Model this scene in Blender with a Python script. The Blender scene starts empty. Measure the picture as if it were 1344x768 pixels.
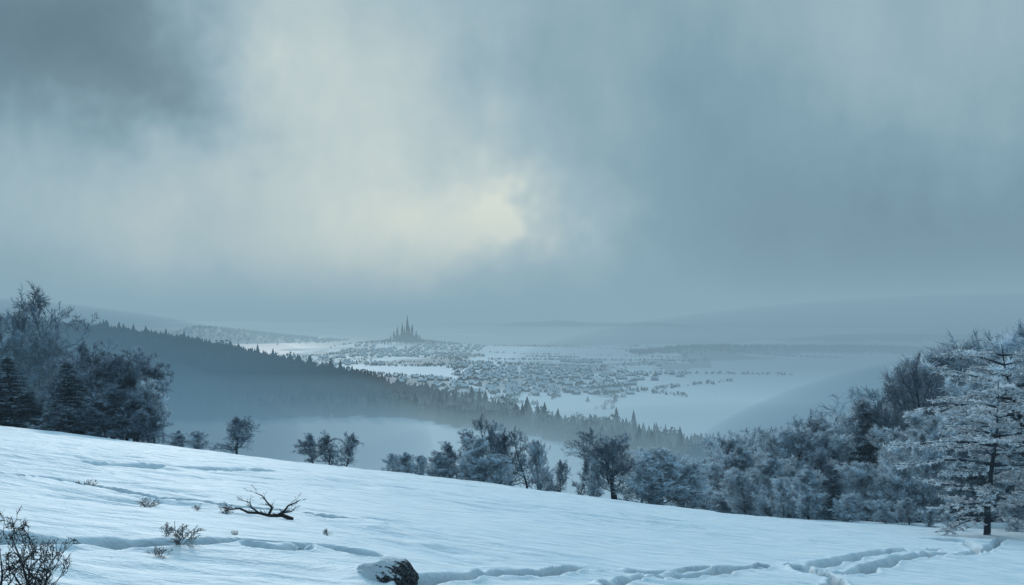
import bpy, bmesh, math, random
import numpy as np
from mathutils import Vector, Matrix
sc = bpy.context.scene
R = math.radians
rs = np.random.RandomState(7)
FOC = 1307.0; CX = 672.0; HOR = 425.0
def ux(px): return (px-CX)/FOC
def tz(py): return (py-HOR)/FOC

# ------------------------------------------------------------------ noise
TAB = rs.rand(256,256)
def vn(x,y,o=0):
    x = x+o*17.31; y = y+o*9.77
    xi=np.floor(x).astype(int); yi=np.floor(y).astype(int)
    fx=x-xi; fy=y-yi
    fx=fx*fx*(3-2*fx); fy=fy*fy*(3-2*fy)
    a=TAB[xi&255,yi&255]; b=TAB[(xi+1)&255,yi&255]; c=TAB[xi&255,(yi+1)&255]; d=TAB[(xi+1)&255,(yi+1)&255]
    return (a*(1-fx)+b*fx)*(1-fy)+(c*(1-fx)+d*fx)*fy
def fbm(x,y,o=0,n=4):
    s=0; a=.5; t=0
    for i in range(n):
        s=s+a*vn(x*2**i,y*2**i,o+i*3); t+=a; a*=.5
    return s/t-.5
def sst(e0,e1,x):
    t=np.clip((x-e0)/(e1-e0),0,1); return t*t*(3-2*t)
def smax(a,b,k): return .5*(a+b+np.sqrt((a-b)**2+k*k))
def smin(a,b,k): return .5*(a+b-np.sqrt((a-b)**2+k*k))

# ------------------------------------------------------------------ terrain
A_,B_,C_ = .14,.117,1.7
def slope_pt(px,py):
    """where a sight line of this bearing and dip meets the foreground slope"""
    u=ux(px); y=C_/max(tz(py)-A_-B_*u,.02); return (u*y,y)
TRACKS=[([(-30,688),(60,691),(160,694),(250,700),(330,703),(410,708),(480,716)],.27,.55),
        ([(335,708),(370,712),(400,711)],.18,.34),
        ([(540,752),(600,745),(680,737),(760,733),(840,729),(920,726),(1000,723)],.17,.46),
        ([(650,742),(700,740)],.13,.26),
        ([(740,775),(800,758),(850,742),(910,733),(985,726)],.18,.50),
        ([(1040,724),(1060,733),(1100,744),(1085,757),(1060,775)],.18,.46),
        ([(1090,736),(1140,731),(1200,727),(1260,724),(1310,716)],.15,.34),
        ([(1040,727),(1150,722),(1230,717)],.13,.26),
        ([(20,620),(120,628),(200,640),(300,652),(400,662),(490,673)],.18,.32),
        ([(1200,706),(1260,712),(1290,722)],.2,.26),
        ([(120,600),(260,612),(380,621)],.2,.15)]
TW=[([slope_pt(*p) for p in t[0]],t[1],t[2]) for t in TRACKS]
STUMP=slope_pt(506,742)
YC_X=[-2500,-591,-494,-371,-239,-90,60]; HGT=[90,76,70,50,23,6,0]; YC=[1200,1150,1150,1150,1150,1050,950]
RUT_SHADE=[None]
def base_h(x,y):
    pl = -C_-A_*y-B_*x
    pl = smin(pl, 14+0*x, 4)
    s=np.clip(y-80,0,None); S=np.where(s<50,.002*s*s,5+.2*(s-50))
    hill = pl-S
    hill = hill + 2.3*np.exp(-((x-50)/15)**2-((y-82)/20)**2)
    fl = -85+fbm(x/300,y/300,2)*3
    h=np.interp(x,YC_X,HGT); yc=np.interp(x,YC_X,YC)
    pf=np.where(y<yc,sst(0,1,1-(yc-y)/290),sst(0,1,1-(y-yc)/700))
    fl=fl+h*pf*(1+.12*fbm(x/120,y/120,5))
    fl=fl+19*np.exp(-((x+375)/190)**2-((y-3500)/170)**2)+9*np.exp(-((x+330)/520)**2-((y-3350)/350)**2)
    hd=66*sst(-850,-1650,x)*np.exp(-((y-5000)/420)**2)
    hd=hd+105*sst(-700,150,x)*sst(2300,900,x)*np.exp(-((y-8300)/600)**2)*(1+.5*fbm(x/500,y/500,8))
    hd=hd+110*np.exp(-((y-14000)/1200)**2)*(1+fbm(x/1500,y/1500,9))
    hd=hd+16*sst(330,520,x)*sst(1400,1000,x)*np.exp(-((y-2850)/160)**2)
    hd=hd+40*sst(900,1500,x)*np.exp(-((y-4300)/300)**2)
    fl=fl+hd
    wob=fbm(x/350,y/350,11)
    m=sst(1,.75,np.abs((y-5900)/1900)+wob*.7)*sst(-2600,-1500,x)
    xr=np.interp(y,[1500,2780,4200,7400],[-900,-800,-930,-1087]); wr=np.interp(y,[1500,2500,3300,7400],[0,120,260,420])
    m2=sst(1.1,.8,np.abs((x-xr)/np.maximum(wr,1))+wob*.5)*(y>2300)
    m3=sst(1,.8,np.sqrt(((x-1050)/420)**2+((y-3700)/330)**2)+wob*.5)
    m=np.maximum(np.maximum(m,m2),m3)*np.clip(1-hd/6,0,1)
    fl=fl-7*m
    return smax(hill,fl,4)
def terrain(x,y):
    x=np.asarray(x,float); y=np.asarray(y,float)
    z=base_h(x,y)
    near=np.exp(-(np.hypot(x,y)/170)**4)
    d=.42*fbm((x*.9+y*.3)/7,(y-.25*x)/3.6,21,4)+.9*fbm(x/30,y/18,28,2)
    wx_=x+1.2*fbm(x/3,y/3,26,2); wy_=y+1.0*fbm(x/2.5,y/2.5,27,2)
    rdg=np.abs(fbm((wx_+wy_*.3)/5.5,(wy_-.22*wx_)/1.5,25,3))
    d=d-.7*np.clip(.16-rdg,0,1)*sst(.40,.58,vn(x/9,y/6,44))
    d=d+.05*fbm(x/.8,(y-.2*x)/.35,29,2)
    z=z+d*near
    rut_shade=np.zeros(len(x))
    msk=(y>4)&(y<95)&(np.abs(x)<70)
    if msk.any():
        xx=x[msk]; yy=y[msk]; dz=np.zeros(len(xx)); ru=np.zeros(len(xx))
        wx=xx+.35*fbm(xx/.9,yy/.9,31,3); wy=yy+.6*fbm(xx/1.1,yy/1.1,33,3)
        for pts,w,dep in TW:
            pts=np.array(pts)
            best=np.full(len(xx),1e9)
            for a,b in zip(pts[:-1],pts[1:]):
                ab=b-a; t=np.clip(((wx-a[0])*ab[0]+(wy-a[1])*ab[1])/(ab@ab),0,1)
                best=np.minimum(best,np.hypot(wx-a[0]-t*ab[0],wy-a[1]-t*ab[1]))
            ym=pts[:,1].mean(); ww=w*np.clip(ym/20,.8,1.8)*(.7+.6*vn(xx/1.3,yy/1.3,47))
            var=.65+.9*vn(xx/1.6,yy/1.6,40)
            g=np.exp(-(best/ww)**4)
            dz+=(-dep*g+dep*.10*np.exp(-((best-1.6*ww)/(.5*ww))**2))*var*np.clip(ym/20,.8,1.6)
            ru=np.maximum(ru,np.exp(-(best/(ww*1.05))**4)*np.clip(dep*2,0,1)*np.clip(var-.1,0,1))  # mask for the shade painted into the ruts
        dx=xx-STUMP[0]; dy=yy-STUMP[1]
        dz+=.20*np.exp(-((dx+.26)/.42)**2-((dy-.1)/.35)**2)
        z=z.copy(); z[msk]+=dz; rut_shade[msk]=ru
    RUT_SHADE[0]=rut_shade
    return z
def gz(x,y): return float(terrain(np.array([x]),np.array([y]))[0])

def mesh_np(name,V,F,mats,mi=None,smooth=False,attrs=None):
    me=bpy.data.meshes.new(name)
    V=np.asarray(V,np.float32)
    me.vertices.add(len(V)); me.vertices.foreach_set('co',V.ravel())
    loops=[];starts=[];s=0
    for f in F:
        f=np.asarray(f,np.int32); k=f.shape[1]
        loops.append(f.ravel()); starts.append(s+np.arange(len(f))*k); s+=f.size
    loops=np.concatenate(loops); starts=np.concatenate(starts)
    me.loops.add(len(loops)); me.loops.foreach_set('vertex_index',loops)
    me.polygons.add(len(starts)); me.polygons.foreach_set('loop_start',starts.astype(np.int32))
    if mi is not None: me.polygons.foreach_set('material_index',np.asarray(mi,np.int32))
    me.polygons.foreach_set('use_smooth',np.full(len(starts),smooth,bool))
    if attrs:
        for k,a in attrs.items():
            at=me.attributes.new(k,'FLOAT','POINT'); at.data.foreach_set('value',np.asarray(a,np.float32))
    me.update(calc_edges=True); me.validate()
    for m in mats: me.materials.append(m)
    return me
def add(name,me,loc=(0,0,0),rz=0,s=1,parent=None):
    o=bpy.data.objects.new(name,me); o.location=loc; o.rotation_euler=(0,0,rz)
    o.scale=(s,s,s) if not isinstance(s,tuple) else s
    sc.collection.objects.link(o)
    if parent: o.parent=parent
    return o

# ------------------------------------------------------------------ materials
def newmat(n):
    m=bpy.data.materials.new(n); m.use_nodes=True; nt=m.node_tree; nt.nodes.clear()
    o=nt.nodes.new('ShaderNodeOutputMaterial'); return m,nt,o
def N(nt,t,**k):
    n=nt.nodes.new(t)
    for a,b in k.items(): setattr(n,a,b)
    return n
def M(nt,op,a,b=None,c=None,clamp=False):
    n=nt.nodes.new('ShaderNodeMath'); n.operation=op; n.use_clamp=clamp
    for i,v in enumerate((a,b,c)):
        if v is None: continue
        if isinstance(v,(int,float)): n.inputs[i].default_value=v
        else: nt.links.new(v,n.inputs[i])
    return n.outputs[0]
def mixc(nt,f,a,b):
    n=nt.nodes.new('ShaderNodeMix'); n.data_type='RGBA'
    if isinstance(f,(int,float)): n.inputs[0].default_value=f
    else: nt.links.new(f,n.inputs[0])
    for s,v in ((6,a),(7,b)):
        if isinstance(v,tuple): n.inputs[s].default_value=(*v,1)
        else: nt.links.new(v,n.inputs[s])
    return n.outputs[2]
def noise(nt,vec,scale,det=3,rough=.55):
    n=nt.nodes.new('ShaderNodeTexNoise'); n.inputs['Scale'].default_value=scale; n.inputs['Detail'].default_value=det
    n.inputs['Roughness'].default_value=rough
    if vec is not None: nt.links.new(vec,n.inputs['Vector'])
    return n.outputs['Fac']
def ramp01(nt,v,a,b):
    n=nt.nodes.new('ShaderNodeMapRange'); n.interpolation_type='SMOOTHSTEP'
    n.inputs[1].default_value=a; n.inputs[2].default_value=b; nt.links.new(v,n.inputs[0]); return n.outputs[0]
def principled(nt,o,col,rough=.8,normal=None,spec=.2):
    p=nt.nodes.new('ShaderNodeBsdfPrincipled')
    if isinstance(col,tuple): p.inputs['Base Color'].default_value=(*col,1)
    else: nt.links.new(col,p.inputs['Base Color'])
    p.inputs['Roughness'].default_value=rough; p.inputs['Specular IOR Level'].default_value=spec
    if normal is not None: nt.links.new(normal,p.inputs['Normal'])
    nt.links.new(p.outputs[0],o.inputs[0]); return p

def snow_ground():
    m,nt,o=newmat('snow_ground')
    g=N(nt,'ShaderNodeNewGeometry'); pos=g.outputs['Position']
    at=N(nt,'ShaderNodeAttribute',attribute_name='wood_rut_shade')
    mp=N(nt,'ShaderNodeMapping'); nt.links.new(pos,mp.inputs[0]); mp.inputs['Scale'].default_value=(.35,1.1,1); mp.inputs['Rotation'].default_value=(0,0,.2)
    n1=noise(nt,mp.outputs[0],1.6,6,.6); n2=noise(nt,pos,9,5,.65)
    b=N(nt,'ShaderNodeBump'); b.inputs['Strength'].default_value=1; b.inputs['Distance'].default_value=.22
    hsum=M(nt,'ADD',n1,M(nt,'MULTIPLY',n2,.16)); nt.links.new(hsum,b.inputs['Height'])
    snow=mixc(nt,ramp01(nt,n1,.3,.7),(.64,.80,.89),(.80,.89,.94))
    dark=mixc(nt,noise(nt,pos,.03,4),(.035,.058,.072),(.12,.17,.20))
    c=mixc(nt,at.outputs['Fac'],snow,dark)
    principled(nt,o,c,.65,b.outputs[0],.25); return m
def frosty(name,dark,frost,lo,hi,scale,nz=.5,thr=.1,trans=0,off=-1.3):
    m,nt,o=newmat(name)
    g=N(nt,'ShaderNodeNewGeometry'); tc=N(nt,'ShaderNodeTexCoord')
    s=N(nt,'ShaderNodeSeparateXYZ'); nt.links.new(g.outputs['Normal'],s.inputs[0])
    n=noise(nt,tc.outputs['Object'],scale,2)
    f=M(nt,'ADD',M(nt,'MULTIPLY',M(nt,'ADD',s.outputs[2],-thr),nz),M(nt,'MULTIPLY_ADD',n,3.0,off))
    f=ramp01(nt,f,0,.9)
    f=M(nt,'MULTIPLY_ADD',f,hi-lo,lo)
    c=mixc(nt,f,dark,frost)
    d=N(nt,'ShaderNodeBsdfDiffuse'); nt.links.new(c,d.inputs[0])
    if trans:
        t=N(nt,'ShaderNodeBsdfTranslucent'); nt.links.new(c,t.inputs[0]); mx=N(nt,'ShaderNodeMixShader'); mx.inputs[0].default_value=trans
        nt.links.new(d.outputs[0],mx.inputs[1]); nt.links.new(t.outputs[0],mx.inputs[2]); nt.links.new(mx.outputs[0],o.inputs[0])
    else: nt.links.new(d.outputs[0],o.inputs[0])
    return m
def simple(name,c1,c2,scale,rough=.8,bump=0):
    m,nt,o=newmat(name); tc=N(nt,'ShaderNodeTexCoord'); n=noise(nt,tc.outputs['Object'],scale,5)
    nrm=None
    if bump:
        b=N(nt,'ShaderNodeBump'); b.inputs['Distance'].default_value=bump; nt.links.new(n,b.inputs['Height']); nrm=b.outputs[0]
    principled(nt,o,mixc(nt,ramp01(nt,n,.35,.65),c1,c2),rough,nrm); return m
M_SNOW=snow_ground()
M_BARK=frosty('bark_with_rime',(.035,.046,.058),(.6,.74,.84),0,.7,1.5,.7,.35)
M_TWIGF=frosty('rimed_twigs',(.07,.115,.155),(.82,.93,1.0),.30,1,.5,.5,.1,.4,-1.05)
M_TWIGD=frosty('dark_twigs',(.035,.058,.082),(.58,.72,.85),.17,.8,.5,.5,.15,.4,-1.2)
M_NEED=frosty('snowy_needles',(.05,.08,.105),(.90,.95,.99),.42,1,.9,1.0,-.05,.35)
M_NEEDD=frosty('dark_needles',(.03,.052,.07),(.6,.73,.84),.12,.7,.6,.8,.3)
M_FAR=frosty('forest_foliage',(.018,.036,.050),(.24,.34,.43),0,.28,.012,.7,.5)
M_SHRUB=simple('shrub_bark',(.020,.020,.022),(.06,.056,.055),8)
M_GRASS=simple('dry_stalks',(.07,.065,.06),(.18,.17,.165),5)
M_ROOF=simple('snowy_roof',(.46,.55,.61),(.70,.79,.84),.05)
M_WALL=simple('house_wall',(.08,.09,.10),(.18,.18,.18),.02)
M_STONE=simple('castle_stone',(.05,.055,.06),(.12,.12,.12),.08)
M_SLATE=simple('castle_slate',(.03,.04,.05),(.09,.11,.13),.1)
M_DARKW=simple('dark_window',(.01,.012,.015),(.02,.02,.02),1)
def stump_mat():
    m,nt,o=newmat('stump_bark_and_snow'); g=N(nt,'ShaderNodeNewGeometry'); tc=N(nt,'ShaderNodeTexCoord')
    s=N(nt,'ShaderNodeSeparateXYZ'); nt.links.new(g.outputs['Normal'],s.inputs[0])
    n=noise(nt,tc.outputs['Object'],9,6,.7); n3=noise(nt,tc.outputs['Object'],2.2,3,.6)
    b=N(nt,'ShaderNodeBump'); b.inputs['Distance'].default_value=.06; nt.links.new(n,b.inputs['Height'])
    so_=N(nt,'ShaderNodeSeparateXYZ'); nt.links.new(tc.outputs['Object'],so_.inputs[0])
    f=M(nt,'ADD',s.outputs[2],M(nt,'MULTIPLY_ADD',n3,1.2,-.6)); f=M(nt,'ADD',f,M(nt,'MULTIPLY',so_.outputs[0],-.8))
    f=ramp01(nt,M(nt,'ADD',f,M(nt,'MULTIPLY_ADD',n,.9,-.45)),.16,.34)
    c=mixc(nt,f,mixc(nt,ramp01(nt,n,.4,.62),(.025,.028,.034),(.15,.16,.17)),(.75,.85,.91))
    principled(nt,o,c,.85,b.outputs[0]); return m
M_STUMP=stump_mat()

# ------------------------------------------------------------------ ground mesh
az=np.concatenate([np.arange(-180,-34,3.),np.linspace(-34,34,901),np.arange(37,180,3.)])
rr=[1.2]
while rr[-1]<28000:
    r=rr[-1]; k=1.05 if r<7 else 1.0045 if r<100 else 1.013 if r<1600 else 1.02 if r<9000 else 1.05
    rr.append(r*k)
rr=np.array(rr); na=len(az); nr=len(rr)
AZ,RR=np.meshgrid(np.radians(az),rr)
X=(RR*np.sin(AZ)).ravel(); Y=(RR*np.cos(AZ)).ravel(); Z=terrain(X,Y); rut_shade=np.append(RUT_SHADE[0],0)
V=np.column_stack([X,Y,Z]); V=np.vstack([V,[[0,0,gz(0.,0.)]]])
i,j=np.meshgrid(np.arange(nr-1),np.arange(na),indexing='ij'); j2=(j+1)%na
Q=np.stack([i*na+j,i*na+j2,(i+1)*na+j2,(i+1)*na+j],-1).reshape(-1,4)[:,::-1]
jj=np.arange(na); T=np.stack([np.full(na,nr*na),(jj+1)%na,jj],-1)
xx,yy=V[:,0],V[:,1]; zz=V[:,2]
U=xx/np.maximum(yy,1)
wood_rut_shade=.95*sst(.03,.11,fbm(xx/420,yy/700,51)+.0)*(yy>1250)
def inrect(u0,u1,y0,y1): return (U>u0)&(U<u1)&(yy>y0)&(yy<y1)
for r_ in [(-.03,.17,2250,3600),(-.165,-.055,1500,2030),(.10,.32,950,1850)]:
    wood_rut_shade[inrect(*r_)]*=.05
town_=sst(-.12,.10,fbm(xx/60,yy/110,61)+.0)*.62*inrect(-.2,.2,1150,3400)
wood_rut_shade=np.maximum(wood_rut_shade*.8,town_*(~inrect(-.03,.17,2250,3600))*(~inrect(-.165,-.055,1500,2030))*(~inrect(.10,.32,950,1850)))
hills=(zz>-72)&(yy>4000)
wood_rut_shade[hills]=.95
wood_rut_shade=np.maximum(wood_rut_shade,.9*((zz>-79)&(yy>2500)&(yy<3200)&(xx>300)))
wood_rut_shade[(yy<1500)&(zz>-80)&(yy>850)]=np.maximum(.85,wood_rut_shade[(yy<1500)&(zz>-80)&(yy>850)])
wood_rut_shade[(zz<-86.8)&(yy>2200)]=0
wood_rut_shade=np.maximum(wood_rut_shade,rut_shade*.85)  # ruts darkened in the ground colour to stand in for their deep shade
ground=add('snowy_ground',mesh_np('snowy_ground',V,[Q,T],[M_SNOW],smooth=True,attrs={'wood_rut_shade':wood_rut_shade}))

mw,nt,o=newmat('lake_water'); g=N(nt,'ShaderNodeNewGeometry')
b=N(nt,'ShaderNodeBump'); b.inputs['Strength'].default_value=.2; nt.links.new(noise(nt,g.outputs['Position'],.05,3),b.inputs['Height'])
principled(nt,o,(.40,.49,.54),.25,b.outputs[0],.5)
add('lake_water',mesh_np('lake_water',[(-6000,2300,-87.6),(9000,2300,-87.6),(9000,10500,-87.6),(-6000,10500,-87.6)],[[(0,1,2,3)]],[mw]))

# ------------------------------------------------------------------ tree generators
def tubes(segs,sides):
    a=np.array([s[0] for s in segs]); b=np.array([s[1] for s in segs]); r0=np.array([s[2] for s in segs]); r1=np.array([s[3] for s in segs])
    d=b-a; d/=np.linalg.norm(d,axis=1)[:,None]+1e-9
    h=np.where(np.abs(d[:,2:3])<.9,np.array([[0,0,1.]]),np.array([[1.,0,0]]))
    e=np.cross(d,h); e/=np.linalg.norm(e,axis=1)[:,None]; f=np.cross(d,e)
    n=len(a); k=np.arange(sides)*2*math.pi/sides
    c=np.cos(k)[None,:,None]; s=np.sin(k)[None,:,None]
    ring=e[:,None]*c+f[:,None]*s
    V=np.concatenate([a[:,None]+ring*r0[:,None,None],b[:,None]+ring*r1[:,None,None]],1).reshape(-1,3)
    q=np.array([[i,(i+1)%sides,sides+(i+1)%sides,sides+i] for i in range(sides)])
    F=(q[None]+np.arange(n)[:,None,None]*2*sides).reshape(-1,4)
    return V,F
def blades(base,dirs,L,W,rg):
    n=len(base); side=np.cross(dirs,rg.normal(size=(n,3))); side/=np.linalg.norm(side,axis=1)[:,None]+1e-9
    V=np.stack([base-side*W[:,None],base+side*W[:,None],base+dirs*L[:,None]],1).reshape(-1,3)
    return V,np.arange(3*n).reshape(-1,3)
def rotdir(d,ang,phi):
    h=Vector((0,0,1)) if abs(d.z)<.9 else Vector((1,0,0))
    e=d.cross(h).normalized(); f=d.cross(e)
    return (d*math.cos(ang)+(e*math.cos(phi)+f*math.sin(phi))*math.sin(ang)).normalized()
def tree_mesh(name,seed,H,spread=.45,levels=4,kids=(13,8,6),twigs=6,tl=.45,tw=.02,mt=None,first=.22,rtr=.022,droop=0.0,stems=1,minr=.012,upt=.18,bark=None,splay=.55,wobm=1.):
    rn=random.Random(seed); rg=np.random.RandomState(seed); segs=[]; ends=[]
    def grow(p,d,L,r,lv):
        n=(8,6,4,3,2)[lv]
        for i in range(n):
            t=(i+1)/n
            wob=(.10,.25,.32,.38,.4)[lv]*wobm
            d=(d+Vector((rn.gauss(0,wob),rn.gauss(0,wob),rn.gauss(0,wob)*.8+(upt*.6 if lv>0 else .06)-droop*lv*.1))).normalized()
            q=p+d*(L/n); ra=max(minr,r*(1-.85*(i/n))); rb=max(minr,r*(1-.85*t))
            segs.append((tuple(p),tuple(q),ra,rb,lv)); 
            if lv>=levels-1 or (lv==levels-2 and i>n//2): ends.append((tuple(p),tuple(q)))
            if lv<levels-1:
                cf=first if lv==0 else .15
                if t>cf:
                    k=kids[lv]/(n*(1-cf)); k=int(k)+(rn.random()<k-int(k))
                    for _ in range(k):
                        ang=rn.uniform(.75,1.35) if lv==0 else rn.uniform(.45,1.05)
                        nd=rotdir(d,ang*(1-.45*t*(lv==0)),rn.uniform(0,6.283))
                        if lv==0: 
                            f_=(t-cf)/(1-cf); prof=math.sqrt(max(.02,1-(1.35*f_-.45)**2))
                            nl=H*spread*prof*rn.uniform(.8,1.1)
                        else: nl=L*rn.uniform(.38,.6)*(1.15-.5*t)
                        grow(p.lerp(q,rn.random()),nd,nl,max(minr,ra*rn.uniform(.4,.6)),lv+1)
            p=q
    for s in range(stems):
        d=Vector((rn.gauss(0,.06),rn.gauss(0,.06),1)) if stems==1 else Vector((rn.gauss(0,splay),rn.gauss(0,splay),1))
        grow(Vector((rn.uniform(-.03,.03)*H*(stems>1),rn.uniform(-.03,.03)*H*(stems>1),-.25*min(1,H/8))),d.normalized(),H*(.9 if stems==1 else rn.uniform(.6,1)),H*rtr,0)
    big=[s for s in segs if s[4]<=1]; small=[s for s in segs if s[4]>1]
    V1,F1=tubes(big,6)
    Vs=[V1]; Fq=[F1]; mi=[0]*len(F1); off=len(V1)
    if small:
        V2,F2=tubes(small,3); Vs.append(V2); Fq.append(F2+off); mi+= [1]*len(F2); off+=len(V2)
    Ft=np.zeros((0,3),int)
    if twigs:
        e=np.array(ends); n=len(e)*twigs
        k=np.repeat(np.arange(len(e)),twigs); t=rg.rand(n,1)
        base=e[k,0]*(1-t)+e[k,1]*t; dd=e[k,1]-e[k,0]; dd/=np.linalg.norm(dd,axis=1)[:,None]+1e-9
        dr=dd*.7+rg.normal(size=(n,3))*.6+np.array([0,0,.15-droop]); dr/=np.linalg.norm(dr,axis=1)[:,None]
        V3,F3=blades(base,dr,tl*rg.uniform(.5,1.2,n),tw*rg.uniform(.6,1.2,n),rg)
        Vs.append(V3); Ft=F3+off; mi+=[1]*len(F3)
    V=np.vstack(Vs)
    me=mesh_np(name,V,[np.vstack(Fq)]+([Ft] if len(Ft) else []),[bark or M_BARK,mt],mi)
    zs=V[:,2]; me['h']=float(np.percentile(zs,99.7)); me['w']=float(np.percentile(np.abs(V[:,0]),98)*2)
    return me
def conifer_mesh(name,seed,H,rad=.25,tiers=26,mt=None,irregular=.25,first=.06,droop=.25,wild=False,nl=.28,nw=.05,dens=10):
    rn=random.Random(seed); rg=np.random.RandomState(seed); segs=[]; tips=[]
    p=Vector((0,0,-.4)); d=Vector((0,0,1)); n=14; tr=[p.copy()]
    for i in range(n):
        d=(d+Vector((rn.gauss(0,.05 if wild else .012),rn.gauss(0,.05 if wild else .012),0))).normalized(); q=p+d*((H+.4)/n)
        r=H*.022; segs.append((tuple(p),tuple(q),r*(1-.93*i/n),r*(1-.93*(i+1)/n),0)); p=q; tr.append(p.copy())
    def at(t):
        f=t*n; i=min(n-1,int(f)); return tr[i].lerp(tr[i+1],f-i)
    for k in range(tiers):
        t=first+(1-first)*(k/tiers)**.92+rn.uniform(-.01,.01); t=min(.985,max(.02,t))
        nb=rn.choice((4,5,6)) if not wild else rn.choice((2,3,3,4))
        a0=rn.uniform(0,6.28)
        for j in range(nb):
            a=a0+j*6.283/nb+rn.uniform(-.4,.4)
            if wild: L=H*rad*(.35+.9*math.sin(math.pi*min(1,(1-t)*.95+.05))**.8)*(1+rn.uniform(-.45,.35))*(1 if t<.8 else .75)
            else: L=H*rad*((1-t)**.8+.05)*(1+rn.uniform(-irregular,irregular))
            if L<.1: continue
            dd=Vector((math.cos(a),math.sin(a),rn.uniform(.15,.45) if wild else (.35*t+.0)))
            dd.normalize(); p=at(t); m=6
            for s in range(m):
                dd=(dd+Vector((rn.gauss(0,.10),rn.gauss(0,.10),-droop*(.5+.4*s/m)*.5+rn.gauss(0,.06)+(.10 if s>=m-2 else 0)))).normalized()
                q=p+dd*(L/m); r=L*.022+.008
                segs.append((tuple(p),tuple(q),r*(1-.85*s/m),r*(1-.85*(s+1)/m),1))
                if s>=1 or not wild: 
                    tips.append((tuple(p),tuple(q)))
                    for sd in (-1,1):
                        sl=L*.36*(1-.6*s/m)*rn.uniform(.6,1.1)
                        sdv=(dd+Vector((-dd.y,dd.x,0))*sd*rn.uniform(.7,1.3)+Vector((0,0,rn.uniform(-.3,.15)))).normalized()
                        q2=p+sdv*sl; mid=p.lerp(q2,.5)
                        segs.append((tuple(p),tuple(q2),.014,.008,2)); tips.append((tuple(p),tuple(mid))); tips.append((tuple(mid),tuple(q2)))
                p=q
    V1,F1=tubes([s for s in segs if s[4]<2],5); V2,F2=tubes([s for s in segs if s[4]==2],3)
    off=len(V1)+len(V2)
    e=np.array(tips); nn=len(e)*dens; k=np.repeat(np.arange(len(e)),dens); t=rg.rand(nn,1)
    base=e[k,0]*(1-t)+e[k,1]*t; dd=e[k,1]-e[k,0]; dd/=np.linalg.norm(dd,axis=1)[:,None]+1e-9
    dr=dd*.7+rg.normal(size=(nn,3))*np.array([.6,.6,.35])+np.array([0,0,-.1]); dr/=np.linalg.norm(dr,axis=1)[:,None]
    V3,F3=blades(base,dr,nl*rg.uniform(.5,1.2,nn),nw*rg.uniform(.6,1.3,nn),rg)
    V=np.vstack([V1,V2,V3])
    me=mesh_np(name,V,[np.vstack([F1,F2+len(V1)]),F3+off],[M_BARK,mt],[0]*len(F1)+[0]*len(F2)+[1]*len(F3))
    me['h']=float(V[:,2].max()); me['w']=float(np.percentile(np.abs(V[:,0]),98)*2)
    return me

FROST=[tree_mesh('frosted_tree_%d'%i,100+i,13,spread=.40+.03*i,kids=(22,8,5),twigs=6,tl=.65,tw=.042,mt=M_TWIGF,first=.12,minr=.022,upt=.12) for i in range(4)]
DARK=[tree_mesh('bare_tree_%d'%i,200+i,11,spread=.44,kids=(22,8,5),twigs=5,tl=.5,tw=.022,mt=M_TWIGD,first=.14,minr=.014,upt=.10) for i in range(4)]
OPEN=[tree_mesh('open_tree_%d'%i,300+i,12,spread=.40,kids=(14,8,5),twigs=3,tl=.45,tw=.012,mt=M_TWIGD,first=.30,minr=.016,upt=.16) for i in range(2)]
CON=[conifer_mesh('snowy_spruce_%d'%i,400+i,11,rad=.27,mt=M_NEEDD) for i in range(2)]
PINE=conifer_mesh('snowy_pine',455,10,rad=.42,tiers=14,mt=M_NEED,first=.14,droop=.22,wild=True,nl=.24,nw=.060,dens=20)

def plant(name,me,px,dist,top=None,hgt=None,wide=None,rz=None,wpx=None):
    x=ux(px)*dist; z=gz(x,dist)
    if hgt is None: hgt=-tz(top)*dist-z
    s=hgt/me['h']
    if wpx: sx=wpx/FOC*dist/me['w']
    else: sx=s*(wide or 1)
    return add(name,me,(x,dist,z),rs.rand()*6.28 if rz is None else rz,(sx,sx,s))

# ------------------------------------------------------------------ right forest
topx=[890,930,1000,1040,1090,1150,1190,1230,1270,1310,1350,1420,1500]
topy=[590,572,562,548,556,532,515,490,486,455,440,425,420]
def rtop(px): return np.interp(px,topx,topy)
for row,(d0,dp,sp) in enumerate([(92,70,42),(101,42,46),(112,20,50),(124,4,50),(138,8,64)]):
    px=915+row*7
    while px<1440:
        d=d0+rs.uniform(-3,3)-max(0,px-1150)*.035*(row>1)
        if not(row==0 and px<1000) :
            tp=rtop(px)+dp+rs.uniform(-20,24)
            q=rs.rand()
            if q<.80: plant('frosted_tree',FROST[rs.randint(4)],px,d,top=tp,wide=rs.uniform(1.05,1.5))
            elif q<.90: plant('bare_tree',DARK[rs.randint(4)],px,d,top=tp-4,wide=1.15)
            else: plant('snowy_spruce',CON[rs.randint(2)],px,d,top=tp-6,wide=1.1)
        px+=sp*rs.uniform(.75,1.25)
for px,d,tp in [(1040,117,538),(1215,112,474),(1238,108,466),(1200,118,488),(1262,112,472),(1160,122,521)]:
    plant('bare_tree',OPEN[rs.randint(2)],px,d,top=tp,wide=.8)
plant('snowy_pine',PINE,1290,70,top=500,wide=1.1,rz=.4)
plant('snowy_pine',PINE,1362,78,top=452,wide=1.15,rz=2.4)
for px,d,h in [(1215,82,1.6),(1245,78,1.3),(1190,84,2.2),(1160,86,2.0),(1330,76,2.4),(1110,88,2.4)]:
    plant('frosted_shrub',FROST[rs.randint(4)],px,d,hgt=h,wide=1.6)

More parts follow.
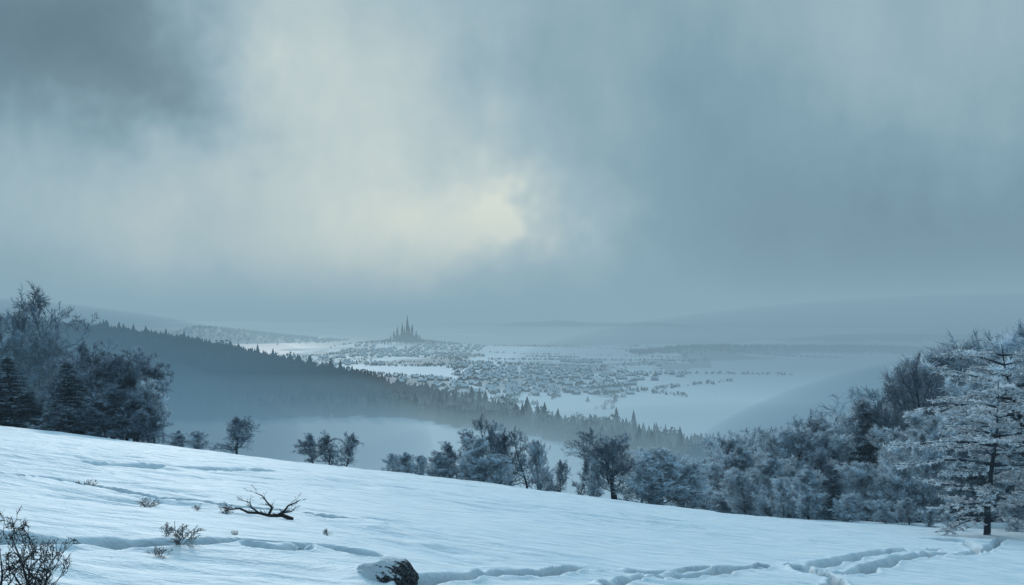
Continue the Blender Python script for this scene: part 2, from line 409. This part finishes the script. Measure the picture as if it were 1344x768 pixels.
# ------------------------------------------------------------------ trees along the crest
for px,d,tp,kind,w in [(313,97,548,0,54),(413,100,567,0,42),(434,101,565,0,40),(454,99,568,0,30),(262,99,566,1,26),(236,99,565,1,26),
        (516,101,594,1,26),(534,103,594,1,34),(550,101,598,1,24),
        (592,104,578,0,54),(614,100,574,3,48),(628,108,564,0,46),(650,103,543,2,74),(648,112,556,0,60),(670,106,560,0,56),(692,101,560,2,60),(706,104,578,3,34),(576,101,594,1,40),(655,98,596,1,50),(636,98,602,1,40),
        (735,104,604,0,26),(760,108,602,0,34),(722,110,612,1,26),(778,106,606,1,26),
        (808,98,563,2,66),(804,99,568,0,66),(868,93,590,3,90),(856,92,600,3,60),(840,96,604,3,50),(896,94,606,3,60),(908,95,622,3,36)]:
    me={0:DARK[rs.randint(4)],1:FROST[rs.randint(4)],2:OPEN[rs.randint(2)],3:FROST[rs.randint(4)]}[kind]
    plant({0:'bare_tree',1:'frosted_shrub',2:'bare_tree',3:'frosted_tree'}[kind],me,px,d,top=tp,wpx=w)

# ------------------------------------------------------------------ left wood
for px,d,tp,kind,w in [(62,125,374,2,100),(22,122,402,2,80),(8,118,414,0,76),(-30,118,400,2,90),(88,122,436,0,66),(44,116,438,0,80),
        (122,122,450,0,84),(152,106,458,0,110),(180,104,474,0,90),(198,102,500,3,52),(168,98,515,0,84),(204,99,530,0,38),(132,104,468,0,96),
        (18,98,468,4,62),(96,98,476,4,60),(-20,98,480,4,60),(55,104,470,0,90),(75,97,530,3,50),(60,100,510,0,80),(120,98,505,0,90),(142,96,535,0,70),(0,97,530,0,60),(40,97,538,0,60),(108,97,545,0,56),(182,97,536,0,66),(160,112,466,0,100),(90,110,450,0,90)]:
    if kind in(0,): plant('bare_tree',DARK[rs.randint(4)],px,d,top=tp,wpx=w)
    elif kind==2: plant('bare_tree',OPEN[rs.randint(2)],px,d,top=tp,wpx=w)
    elif kind==3: plant('frosted_tree',FROST[rs.randint(4)],px,d,top=tp,wpx=w)
    else: plant('snowy_spruce',CON[rs.randint(2)],px,d,top=tp,wpx=w)

# ------------------------------------------------------------------ distant masses
def tmpl_conifer(seed):
    r=np.random.RandomState(seed); V=[];F=[]
    for k in range(6):
        z=.12+.72*k/6; rad=.26*(1-k/6.6)*r.uniform(.8,1.15); a0=r.rand()*6
        for j in range(6):
            a=a0+j*1.047+r.uniform(-.2,.2); b=a+.9; rj=rad*r.uniform(.75,1.25)
            F.append([len(V),len(V)+1,len(V)+2])
            V+= [(0,0,z+.26),(rj*math.cos(a),rj*math.sin(a),z+r.uniform(-.05,.02)),(rj*math.cos(b),rj*math.sin(b),z-.02)]
    F.append([len(V),len(V)+1,len(V)+2]); V+=[(-.03,0,0),(.03,0,0),(0,0,1.0)]
    return np.array(V),np.array(F)
def tmpl_round(seed,n=60):
    r=np.random.RandomState(seed); c=r.normal(size=(n,3)); c/=np.linalg.norm(c,axis=1)[:,None]; c*=r.uniform(.5,1,(n,1))
    c=c*np.array([.36,.36,.40])+np.array([0,0,.58])
    V=(c[:,None]+r.normal(size=(n,3,3))*.075).reshape(-1,3); F=np.arange(3*n).reshape(-1,3)
    V=np.vstack([V,[(-.03,0,0),(.03,0,0),(0,0,.6)]]); F=np.vstack([F,[[3*n,3*n+1,3*n+2]]])
    return V,F
TC=[tmpl_conifer(i) for i in range(4)]; TR=[tmpl_round(i) for i in range(4)]
def mass(name,xy,h,pround=.25,mat=None,w=1.0):
    Vs=[];Fs=[];off=0; z=terrain(xy[:,0],xy[:,1]); ty=np.where(rs.rand(len(xy))<pround,4,0)+rs.randint(0,4,len(xy))
    for t in range(8):
        k=np.where(ty==t)[0]
        if not len(k): continue
        tv,tf=(TC+TR)[t]; a=rs.rand(len(k))*6.28; c,s=np.cos(a)[:,None],np.sin(a)[:,None]; hh=h[k][:,None]*(1 if t<4 else .85); ww=hh*w*rs.uniform(.8,1.25,(len(k),1))
        x=(tv[:,0]*c-tv[:,1]*s)*ww+xy[k,0:1]; y=(tv[:,0]*s+tv[:,1]*c)*ww+xy[k,1:2]; zz=tv[None,:,2]*hh+z[k][:,None]-.3
        Vs.append(np.stack([x,y,zz],-1).reshape(-1,3)); Fs.append((tf[None]+np.arange(len(k))[:,None,None]*len(tv)+off).reshape(-1,3)); off+=len(k)*len(tv)
    return add(name,mesh_np(name,np.vstack(Vs),[np.vstack(Fs)],[mat or M_FAR]))
x=rs.uniform(-720,150,26000); y=rs.uniform(440,1330,26000)
fr=np.interp(x,[-720,-90,18,98,123,150],[875,880,740,560,470,450])+22*fbm(x/60,y/60,71)*2
bk=np.interp(x,[-720,-239,-90,18,98,123,150],[1300,1260,1060,860,725,640,560])
k=(y>fr)&(y<bk)&(vn(x/25,y/25,72)>.12); xy=np.column_stack([x,y])[k][:9500]
hh_=rs.uniform(9,18,len(xy))*(1+.35*(rs.rand(len(xy))<.10))
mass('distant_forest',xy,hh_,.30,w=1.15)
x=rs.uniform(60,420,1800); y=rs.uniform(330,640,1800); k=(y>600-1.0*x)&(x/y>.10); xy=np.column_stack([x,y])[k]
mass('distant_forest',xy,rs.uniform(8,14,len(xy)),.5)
pts=[]
def line(p,q,n,j=8):
    t=rs.rand(n,1); P=np.array(p)*(1-t)+np.array(q)*t; pts.append(P+rs.normal(size=(n,2))*np.array([j,j*1.5]))
def fp(px,py): d=85/tz(py); return (ux(px)*d,d)
for a,b,n in [((640,472),(930,474),260),((640,463),(900,470),110),((650,456),(880,460),120),((840,462),(1100,470),400),((850,458),(1060,464),300),
      ((440,492),(590,500),110),((470,480),(580,481),80),((590,481),(620,500),50),((790,540),(830,500),60),((820,515),(960,500),60),
      ((830,490),(1040,492),100),((590,470),(640,480),60),((380,470),(480,462),120),((470,462),(600,466),90),((600,500),(800,486),110),((560,520),(700,532),110),
      ((700,500),(900,520),100),((480,452),(560,452),50),((660,478),(800,482),120),((690,468),(760,470),70)]:
    line(fp(*a),fp(*b),n,6)
P=np.vstack(pts); k=rs.rand(len(P))<.9
mass('valley_hedgerows',P[k],rs.uniform(3,7,k.sum()),.6,w=1.4)
x=rs.uniform(-520,800,14000); y=rs.uniform(1120,3900,14000); dn=fbm(x/90,y/130,77)
fields=((x/y>-.03)&(x/y<.17)&(y>2250)&(y<3600))|((x/y>-.165)&(x/y<-.055)&(y>1500)&(y<2030))|((x/y>.10)&(x/y<.32)&(y<1850))
k=(dn>.09)&~fields&(x/y<.2); xy=np.column_stack([x,y])[k][:1500]
mass('valley_woods',xy,rs.uniform(3,7,len(xy)),.6,w=1.4)
x=rs.uniform(340,1350,1600); y=rs.normal(2850,80,1600); xy=np.column_stack([x,y]); mass('valley_woods',xy,rs.uniform(8,14,1600),.4,w=1.3)
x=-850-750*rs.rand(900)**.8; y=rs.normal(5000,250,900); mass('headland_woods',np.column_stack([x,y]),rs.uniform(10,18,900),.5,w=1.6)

# ------------------------------------------------------------------ town
def town():
    tv=np.array([(-.5,-.5,0),(.5,-.5,0),(.5,.5,0),(-.5,.5,0),(-.5,-.5,.55),(.5,-.5,.55),(.5,.5,.55),(-.5,.5,.55),(-.5,0,1),(.5,0,1),
      (-.56,-.6,.5),(.56,-.6,.5),(.56,0,1.04),(-.56,0,1.04),(.56,.6,.5),(-.56,.6,.5),
      (.2,-.08,.8),(.3,-.08,.8),(.3,.08,.8),(.2,.08,.8),(.2,-.08,1.25),(.3,-.08,1.25),(.3,.08,1.25),(.2,.08,1.25)])
    q=np.array([(0,1,5,4),(1,2,6,5),(2,3,7,6),(3,0,4,7),(10,11,12,13),(13,12,14,15),(16,17,21,20),(17,18,22,21),(18,19,23,22),(19,16,20,23),(20,21,22,23)])
    t=np.array([(4,7,8),(5,9,6)]); 
    x=rs.uniform(-520,520,9000); y=rs.uniform(1150,3500,9000); dn=fbm(x/130,y/200,83); u=x/y
    fields=((u>-.03)&(u<.17)&(y>2250)&(y<3600))|((u>-.165)&(u<-.055)&(y>1500)&(y<2030))|((u>.10)&(y<1500)&(u>.12))
    pr=np.where((u>-.09)&(u<.18)&(y<2250),1,.35)*(dn>-.03)
    k=(rs.rand(9000)<pr)&~fields&(u<.17)&(u>-.19); P=np.column_stack([x,y])[k]
    P=np.round(P/np.array([24,30]))*np.array([24,30])+rs.normal(size=P.shape)*4.0; P=P[:900]
    z=terrain(P[:,0],P[:,1]); n=len(P); a=rs.choice([0,1.57],n)+rs.normal(size=n)*.25+.3; L=rs.uniform(7,12,n); W=rs.uniform(5.5,7.5,n); H=rs.uniform(4.5,7,n)
    X=tv[None,:,0]*L[:,None]; Y=tv[None,:,1]*W[:,None]; c,s=np.cos(a)[:,None],np.sin(a)[:,None]
    V=np.stack([X*c-Y*s+P[:,0:1],X*s+Y*c+P[:,1:2],tv[None,:,2]*H[:,None]+z[:,None]-.3],-1).reshape(-1,3)
    o=np.arange(n)[:,None,None]*len(tv)
    Q=(q[None]+o).reshape(-1,4); T=(t[None]+o).reshape(-1,3)
    mi=np.concatenate([np.tile([0,0,0,0,1,1,0,0,0,0,1],n),np.zeros(2*n)])
    add('distant_town',mesh_np('distant_town',V,[Q,T],[M_WALL,M_ROOF],mi))
town()
# ------------------------------------------------------------------ castle
def castle():
    cx,cy=-375,3500; root=bpy.data.objects.new('castle',None); root.location=(cx,cy,gz(cx,cy)-2); sc.collection.objects.link(root)
    def part(name,f,mat):
        bm=bmesh.new(); f(bm); me=bpy.data.meshes.new(name); bm.to_mesh(me); bm.free(); me.materials.append(mat); add(name,me,parent=root)
    def box(x,y,z,l,w,h):
        return lambda bm: bmesh.ops.create_cube(bm,size=1,matrix=Matrix.Translation((x,y,z+h/2))@Matrix.Diagonal((l,w,h,1)))
    def cone(x,y,z,r0,r1,h,s=10):
        return lambda bm: bmesh.ops.create_cone(bm,cap_ends=True,segments=s,radius1=r0,radius2=r1,depth=h,matrix=Matrix.Translation((x,y,z+h/2)))
    def gable(x,y,z,l,w,h):
        def f(bm):
            v=[bm.verts.new(p) for p in [(x-l/2,y-w/2,z),(x+l/2,y-w/2,z),(x+l/2,y+w/2,z),(x-l/2,y+w/2,z),(x-l/2,y,z+h),(x+l/2,y,z+h)]]
            for q in [(0,1,5,4),(2,3,4,5),(0,4,3),(1,2,5),(3,2,1,0)]: bm.faces.new([v[i] for i in q])
        return f
    towers=[(8,0,6.0,48,46),(-12,4,5.0,36,30),(-30,-2,5.0,28,24),(-44,4,4.4,20,18),(26,3,5.0,38,24),(42,-3,4.4,20,20),(-56,2,3.6,9,13),(56,0,3.6,10,13),(-2,-8,3.2,32,18),(17,-8,3.2,36,18),(-68,3,3.2,2,9),(68,3,3.2,2,8)]
    for i,(x,y,r,h,c) in enumerate(towers):
        part('tower_%d'%(i+1),cone(x,y,-14,r*1.05,r*.92,h+14),M_STONE)
        part('parapet_%d'%(i+1),cone(x,y,h-2,r*1.02,r*1.12,2.2),M_STONE)
        part('spire_%d'%(i+1),cone(x,y,h+.25,r*1.0,.15,c),M_SLATE)
        def win(bm,x=x,y=y,r=r,h=h):
            for k in range(4):
                for zz in (.45,.65,.85):
                    a=-1.57+(k-1.5)*.6; bmesh.ops.create_cube(bm,size=1,matrix=Matrix.Translation((x+math.cos(a)*r*.97,y+math.sin(a)*r*.97,h*zz))@Matrix.Rotation(a,4,'Z')@Matrix.Diagonal((.5,.9,2.4,1)))
        part('tower_windows_%d'%(i+1),win,M_DARKW)
    for i,(x,l,h,w) in enumerate([(2,40,20,18),(-32,30,12,14),(36,28,12,14),(-58,30,2,12),(58,30,2,12)]):
        part('hall_%d'%(i+1),box(x,1,-14,l,w,h+14),M_STONE); part('hall_roof_%d'%(i+1),gable(x,1,h+.1,l*1.03,w*1.08,8 if i<3 else 4),M_SLATE)
    part('curtain_wall',box(0,-14,-20,150,3,20),M_STONE)
    def mer(bm):
        for k in range(37): bmesh.ops.create_cube(bm,size=1,matrix=Matrix.Translation((-72+k*4,-14,.9))@Matrix.Diagonal((2,2.8,1.6,1)))
    part('battlements',mer,M_STONE)
    root.scale=(.92,.92,1.0)
castle()
x=rs.normal(-375,85,500); y=rs.normal(3440,45,500); mass('castle_hill_woods',np.column_stack([x,y]),rs.uniform(4,9,500),.7,w=1.4)

# ------------------------------------------------------------------ foreground plants
def onslope(px,py): 
    x,y=slope_pt(px,py); return x,y,gz(x,y)
def shrub(name,seed,px,py,hpx,stems,kids,wide=1.0,minr=.003,rtr=.012,levels=4,mat=None,twigs=2,upt=.12,spread=.45,tl=.08,splay=.55,first=.15,wob=1.1):
    x,y,z=onslope(px,py); h=hpx/FOC*y
    me=tree_mesh(name+'_m%d'%seed,seed,1.0,spread=spread,levels=levels,kids=kids,twigs=twigs,tl=tl,tw=.003,mt=mat or M_SHRUB,first=first,rtr=rtr,stems=stems,minr=minr,upt=upt,bark=mat or M_SHRUB,splay=splay,wobm=wob)
    s=h/me['h']; add(name,me,(x,y,z-.02*h),seed,(s*wide,s*wide,s)); return x,y
shrub('bare_shrub',21,56,785,138,5,(5,4,3),wide=.85,minr=.0032,rtr=.022,upt=.12,spread=.55,twigs=1,tl=.07,splay=.55,first=.22,wob=1.4)
shrub('bare_shrub',22,2,775,104,5,(5,4,3),wide=1.0,minr=.0035,rtr=.019,upt=.12,spread=.55,twigs=1,tl=.07,splay=.55,first=.2,wob=1.4)
shrub('bare_shrub',23,34,772,46,7,(4,3,3),wide=1.4,minr=.005,rtr=.014,upt=.10,spread=.5,twigs=1,tl=.09,splay=.7)
for sd,px,py,h,w in [(13,120,629,22,1.2),(14,195,648,15,1.5),(15,237,702,28,1.4),(16,300,662,17,1.4),(17,222,690,18,1.),(19,160,634,10,1.4),(24,262,655,9,1.4),(25,432,690,9,1.2),(26,214,706,14,1.5),(27,310,690,8,1.4)]:
    shrub('dry_grass_tuft',sd,px,py,h,9,(4,3),levels=3,wide=w,minr=.008,mat=M_GRASS,splay=.75)
shrub('dry_grass_tuft',18,632,742,4,5,(3,2),levels=3,wide=2.,minr=.03,mat=M_GRASS)
def fallen():
    rn=random.Random(5); x,y,z=onslope(350,668); k=y/FOC; segs=[]
    def chain(pts,r0,r1,lv=0):
        P=[Vector(p) for p in pts]; n=len(P)-1
        for i in range(n):
            a=r0+(r1-r0)*i/n; b=r0+(r1-r0)*(i+1)/n; segs.append((tuple(P[i]),tuple(P[i+1]),a,b,lv))
            if lv<2:
                for _ in range(2):
                    d=(P[i+1]-P[i]).normalized(); nd=rotdir(d,rn.uniform(.4,.9),rn.uniform(0,6.28)); nd.z=abs(nd.z)*.8+.05; q=P[i].lerp(P[i+1],rn.random()); L=rn.uniform(6,14)*k/(1+lv*.7)
                    q1=q+nd*L*.5; q2=q1+(nd+Vector((rn.gauss(0,.4),rn.gauss(0,.3),rn.gauss(0,.3)))).normalized()*L*.5
                    chain([q,q1,q2],b*.5,.0035,lv+1)
    c=lambda a,h,dy=0:(a*k,dy*k,h*k)
    chain([c(36,-2),c(22,3,3),c(6,3),c(-8,7,-2),c(-22,7),c(-34,12,3),c(-46,11),c(-54,14)],.05,.010)
    chain([c(4,3),c(8,12,4),c(2,20,2),c(-4,29),c(-14,33)],.032,.007)
    chain([c(14,2),c(26,10,-3),c(30,16),c(40,20,2),c(44,23)],.032,.007)
    chain([c(-10,8),c(-18,14),c(-20,20),c(-30,23)],.022,.006)
    chain([c(20,6),c(34,8,3),c(40,14)],.022,.006)
    V,F=tubes(segs,6); add('fallen_branch',mesh_np('fallen_branch',V,[F],[M_SHRUB]),(x,y,z))
fallen()
def stump():
    bm=bmesh.new(); bmesh.ops.create_icosphere(bm,subdivisions=6,radius=1)
    P=np.array([v.co[:] for v in bm.verts]); px,py,pz=P.T
    n=fbm(px*2+pz*1.3,py*2+5+pz*.7,91); n2=fbm(px*6+pz*3,py*6-pz*2,95)
    side=1-np.abs(pz); f=1+.40*n+.16*n2*side
    top=.72+.3*n+.12*n2; z=pz*f; z=np.where(z>0,np.minimum(z,top-.45*np.clip(-px,0,1)-.1*py),z)
    fl=1+.3*np.clip(-pz+.3,0,9)
    P=np.column_stack([px*f*fl,py*f*fl,z])
    for v,p in zip(bm.verts,P): v.co=p
    me=bpy.data.meshes.new('tree_stump'); bm.to_mesh(me); bm.free(); me.materials.append(M_STUMP)
    for f in me.polygons: f.use_smooth=True
    x,y=STUMP; add('tree_stump',me,(x+.02,y,gz(x,y)+.01),0,(.40,.28,.28))
stump()

# ------------------------------------------------------------------ mist
def glow_mist_mat(name,sig,col):
    m,nt,o=newmat(name); a=N(nt,'ShaderNodeVolumeAbsorption'); a.inputs['Color'].default_value=(0,0,0,1); a.inputs['Density'].default_value=sig
    e=N(nt,'ShaderNodeEmission'); e.inputs['Color'].default_value=(*col,1); e.inputs['Strength'].default_value=sig  # mist glows by itself, in place of the light it would scatter
    s=N(nt,'ShaderNodeAddShader'); nt.links.new(a.outputs[0],s.inputs[0]); nt.links.new(e.outputs[0],s.inputs[1]); nt.links.new(s.outputs[0],o.inputs['Volume'])
    try: m.cycles.homogeneous_volume=True
    except Exception: pass
    return m
def bank(name,c,r,sig,col,nest=1,grow=.35):
    for i in range(nest):
        f=1+grow*i-(grow*(nest-1)/2)
        bm=bmesh.new(); bmesh.ops.create_icosphere(bm,subdivisions=4,radius=1); me=bpy.data.meshes.new(name); bm.to_mesh(me); bm.free()
        me.materials.append(glow_mist_mat(name,sig/nest,col)); o=add(name,me,c); o.scale=tuple(q*f for q in r)
def layer(name,x0,x1,y0,y1,z0,z1,sig,col):
    bm=bmesh.new(); bmesh.ops.create_cube(bm,size=1); me=bpy.data.meshes.new(name); bm.to_mesh(me); bm.free(); me.materials.append(glow_mist_mat(name,sig,col))
    o=add(name,me,((x0+x1)/2,(y0+y1)/2,(z0+z1)/2)); o.scale=(x1-x0,y1-y0,z1-z0)
layer('haze',-25000,25000,-24000,36000,-200,300,.00021,(.25,.395,.485))
layer('valley_mist',-4000,4100,230,1010,-130,-50,.0011,(.25,.41,.51))
layer('valley_mist',-4050,4200,260,985,-131,-68,.0028,(.31,.48,.58))
bank('mist_bank',(150,540,-95),(240,170,42),.0030,(.16,.28,.38),2,.4)
bank('mist_bank',(90,138,-30),(64,55,25),.026,(.09,.20,.295),2,.25)
bank('mist_bank',(-94,140,-18),(74,48,20),.026,(.09,.195,.285),2,.25)
bank('mist_bank',(720,1400,-100),(520,560,95),.0024,(.15,.265,.35),3,.5)
bank('mist_bank',(0,4600,-100),(5200,3000,90),.00036,(.27,.42,.51),1)

# ------------------------------------------------------------------ world sky
w=bpy.data.worlds.new('World'); sc.world=w; w.use_nodes=True; nt=w.node_tree; nt.nodes.clear()
try: w.cycles.sampling_method='NONE'
except Exception as ex: print(ex)
out=N(nt,'ShaderNodeOutputWorld'); bg=N(nt,'ShaderNodeBackground'); bg.inputs[1].default_value=.1; nt.links.new(bg.outputs[0],out.inputs[0])
SUN_EL=20; SUN_AZ=-16
sky=N(nt,'ShaderNodeTexSky'); sky.sky_type='NISHITA'; sky.sun_disc=False; sky.sun_elevation=R(SUN_EL); sky.sun_rotation=R(SUN_AZ)
tc=N(nt,'ShaderNodeTexCoord'); sp=N(nt,'ShaderNodeSeparateXYZ'); nt.links.new(tc.outputs['Generated'],sp.inputs[0])
yy_=M(nt,'MAXIMUM',sp.outputs[1],.2); u=M(nt,'DIVIDE',sp.outputs[0],yy_); v=M(nt,'DIVIDE',sp.outputs[2],yy_)
cb=N(nt,'ShaderNodeCombineXYZ'); nt.links.new(u,cb.inputs[0]); nt.links.new(v,cb.inputs[1])
def nz(off,sx,sy,rot,scale,det,rough=.5):
    mp=N(nt,'ShaderNodeMapping'); nt.links.new(cb.outputs[0],mp.inputs[0]); mp.inputs['Scale'].default_value=(sx,sy,1); mp.inputs['Location'].default_value=(off,off*.7,0); mp.inputs['Rotation'].default_value=(0,0,rot)
    return M(nt,'ADD',noise(nt,mp.outputs[0],scale,det,rough),-.5)
u2=M(nt,'ADD',u,M(nt,'MULTIPLY',nz(3.1,1,1,0,5,4,.6),.28)); v2=M(nt,'ADD',v,M(nt,'MULTIPLY',nz(8.7,1,1,0,5,4,.6),.22))
def lobe(px,py,ru,rv,amp,shear=0.):
    du=M(nt,'SUBTRACT',u2,ux(px)); dv=M(nt,'SUBTRACT',v2,-tz(py))
    if shear: du=M(nt,'ADD',du,M(nt,'MULTIPLY',dv,shear))
    du=M(nt,'DIVIDE',du,ru); dv=M(nt,'DIVIDE',dv,rv)
    q=M(nt,'MULTIPLY_ADD',du,du,M(nt,'MULTIPLY',dv,dv))
    return M(nt,'MULTIPLY',M(nt,'EXPONENT',M(nt,'MULTIPLY',q,-1)),amp)
s=M(nt,'ADD',.475,M(nt,'MULTIPLY',nz(1.3,1,.45,.5,7,5,.6),.30))
s=M(nt,'ADD',s,M(nt,'MULTIPLY',nz(5.3,1,1,0,2.6,3,.5),.18))
for L in [(310,240,.27,.12,.28,0),(610,300,.12,.055,.30,.4),(675,308,.030,.020,.24,0),(420,60,.16,.14,.22,.5),(70,40,.20,.10,-.48,0),(210,120,.11,.05,-.14,.6),
          (1280,370,.30,.15,-.30,0),(150,400,.30,.04,-.06,0),(1300,40,.25,.15,.10,0),(860,160,.12,.22,-.08,.4),(450,350,.22,.05,.16,0)]:
    s=M(nt,'ADD',s,lobe(*L))
s=M(nt,'ADD',s,0,clamp=True)
cr=N(nt,'ShaderNodeValToRGB'); nt.links.new(s,cr.inputs[0]); e=cr.color_ramp.elements
e[0].position=0; e[0].color=(.070,.138,.190,1); e[1].position=1; e[1].color=(.90,.91,.76,1)
for p_,c_ in [(.22,(.115,.20,.26)),(.42,(.205,.335,.41)),(.62,(.37,.50,.55)),(.82,(.61,.69,.66))]:
    q=e.new(p_); q.color=(*c_,1)
col=mixc(nt,ramp01(nt,sp.outputs[1],-.5,.35),(.15,.26,.36),cr.outputs[0])
col=mixc(nt,ramp01(nt,M(nt,'MULTIPLY_ADD',sp.outputs[1],.35,sp.outputs[2]),.62,.95),col,(.56,.88,1.10))
k1=N(nt,'ShaderNodeVectorMath',operation='SCALE'); nt.links.new(col,k1.inputs[0]); k1.inputs['Scale'].default_value=10
k2=N(nt,'ShaderNodeVectorMath',operation='SCALE'); nt.links.new(sky.outputs[0],k2.inputs[0]); k2.inputs['Scale'].default_value=.015
k3=N(nt,'ShaderNodeVectorMath',operation='ADD'); nt.links.new(k1.outputs[0],k3.inputs[0]); nt.links.new(k2.outputs[0],k3.inputs[1]); nt.links.new(k3.outputs[0],bg.inputs[0])

sun=bpy.data.lights.new('sun','SUN'); sun.energy=1.5; sun.angle=R(10); sun.color=(1,.97,.93)
so=bpy.data.objects.new('sun',sun); sc.collection.objects.link(so)
dv=Vector((math.sin(R(SUN_AZ))*math.cos(R(SUN_EL)),math.cos(R(SUN_AZ))*math.cos(R(SUN_EL)),math.sin(R(SUN_EL))))
so.rotation_euler=dv.to_track_quat('Z','Y').to_euler()

cam=bpy.data.cameras.new('camera'); co=bpy.data.objects.new('camera',cam); sc.collection.objects.link(co); sc.camera=co
cam.lens=35; cam.sensor_width=36; cam.clip_end=80000; cam.clip_start=.1
co.location=(0,0,0); co.rotation_euler=(R(90)+math.atan((HOR-384)/FOC),0,0)
sc.view_settings.view_transform='Standard'; sc.view_settings.look='None'; sc.view_settings.exposure=0
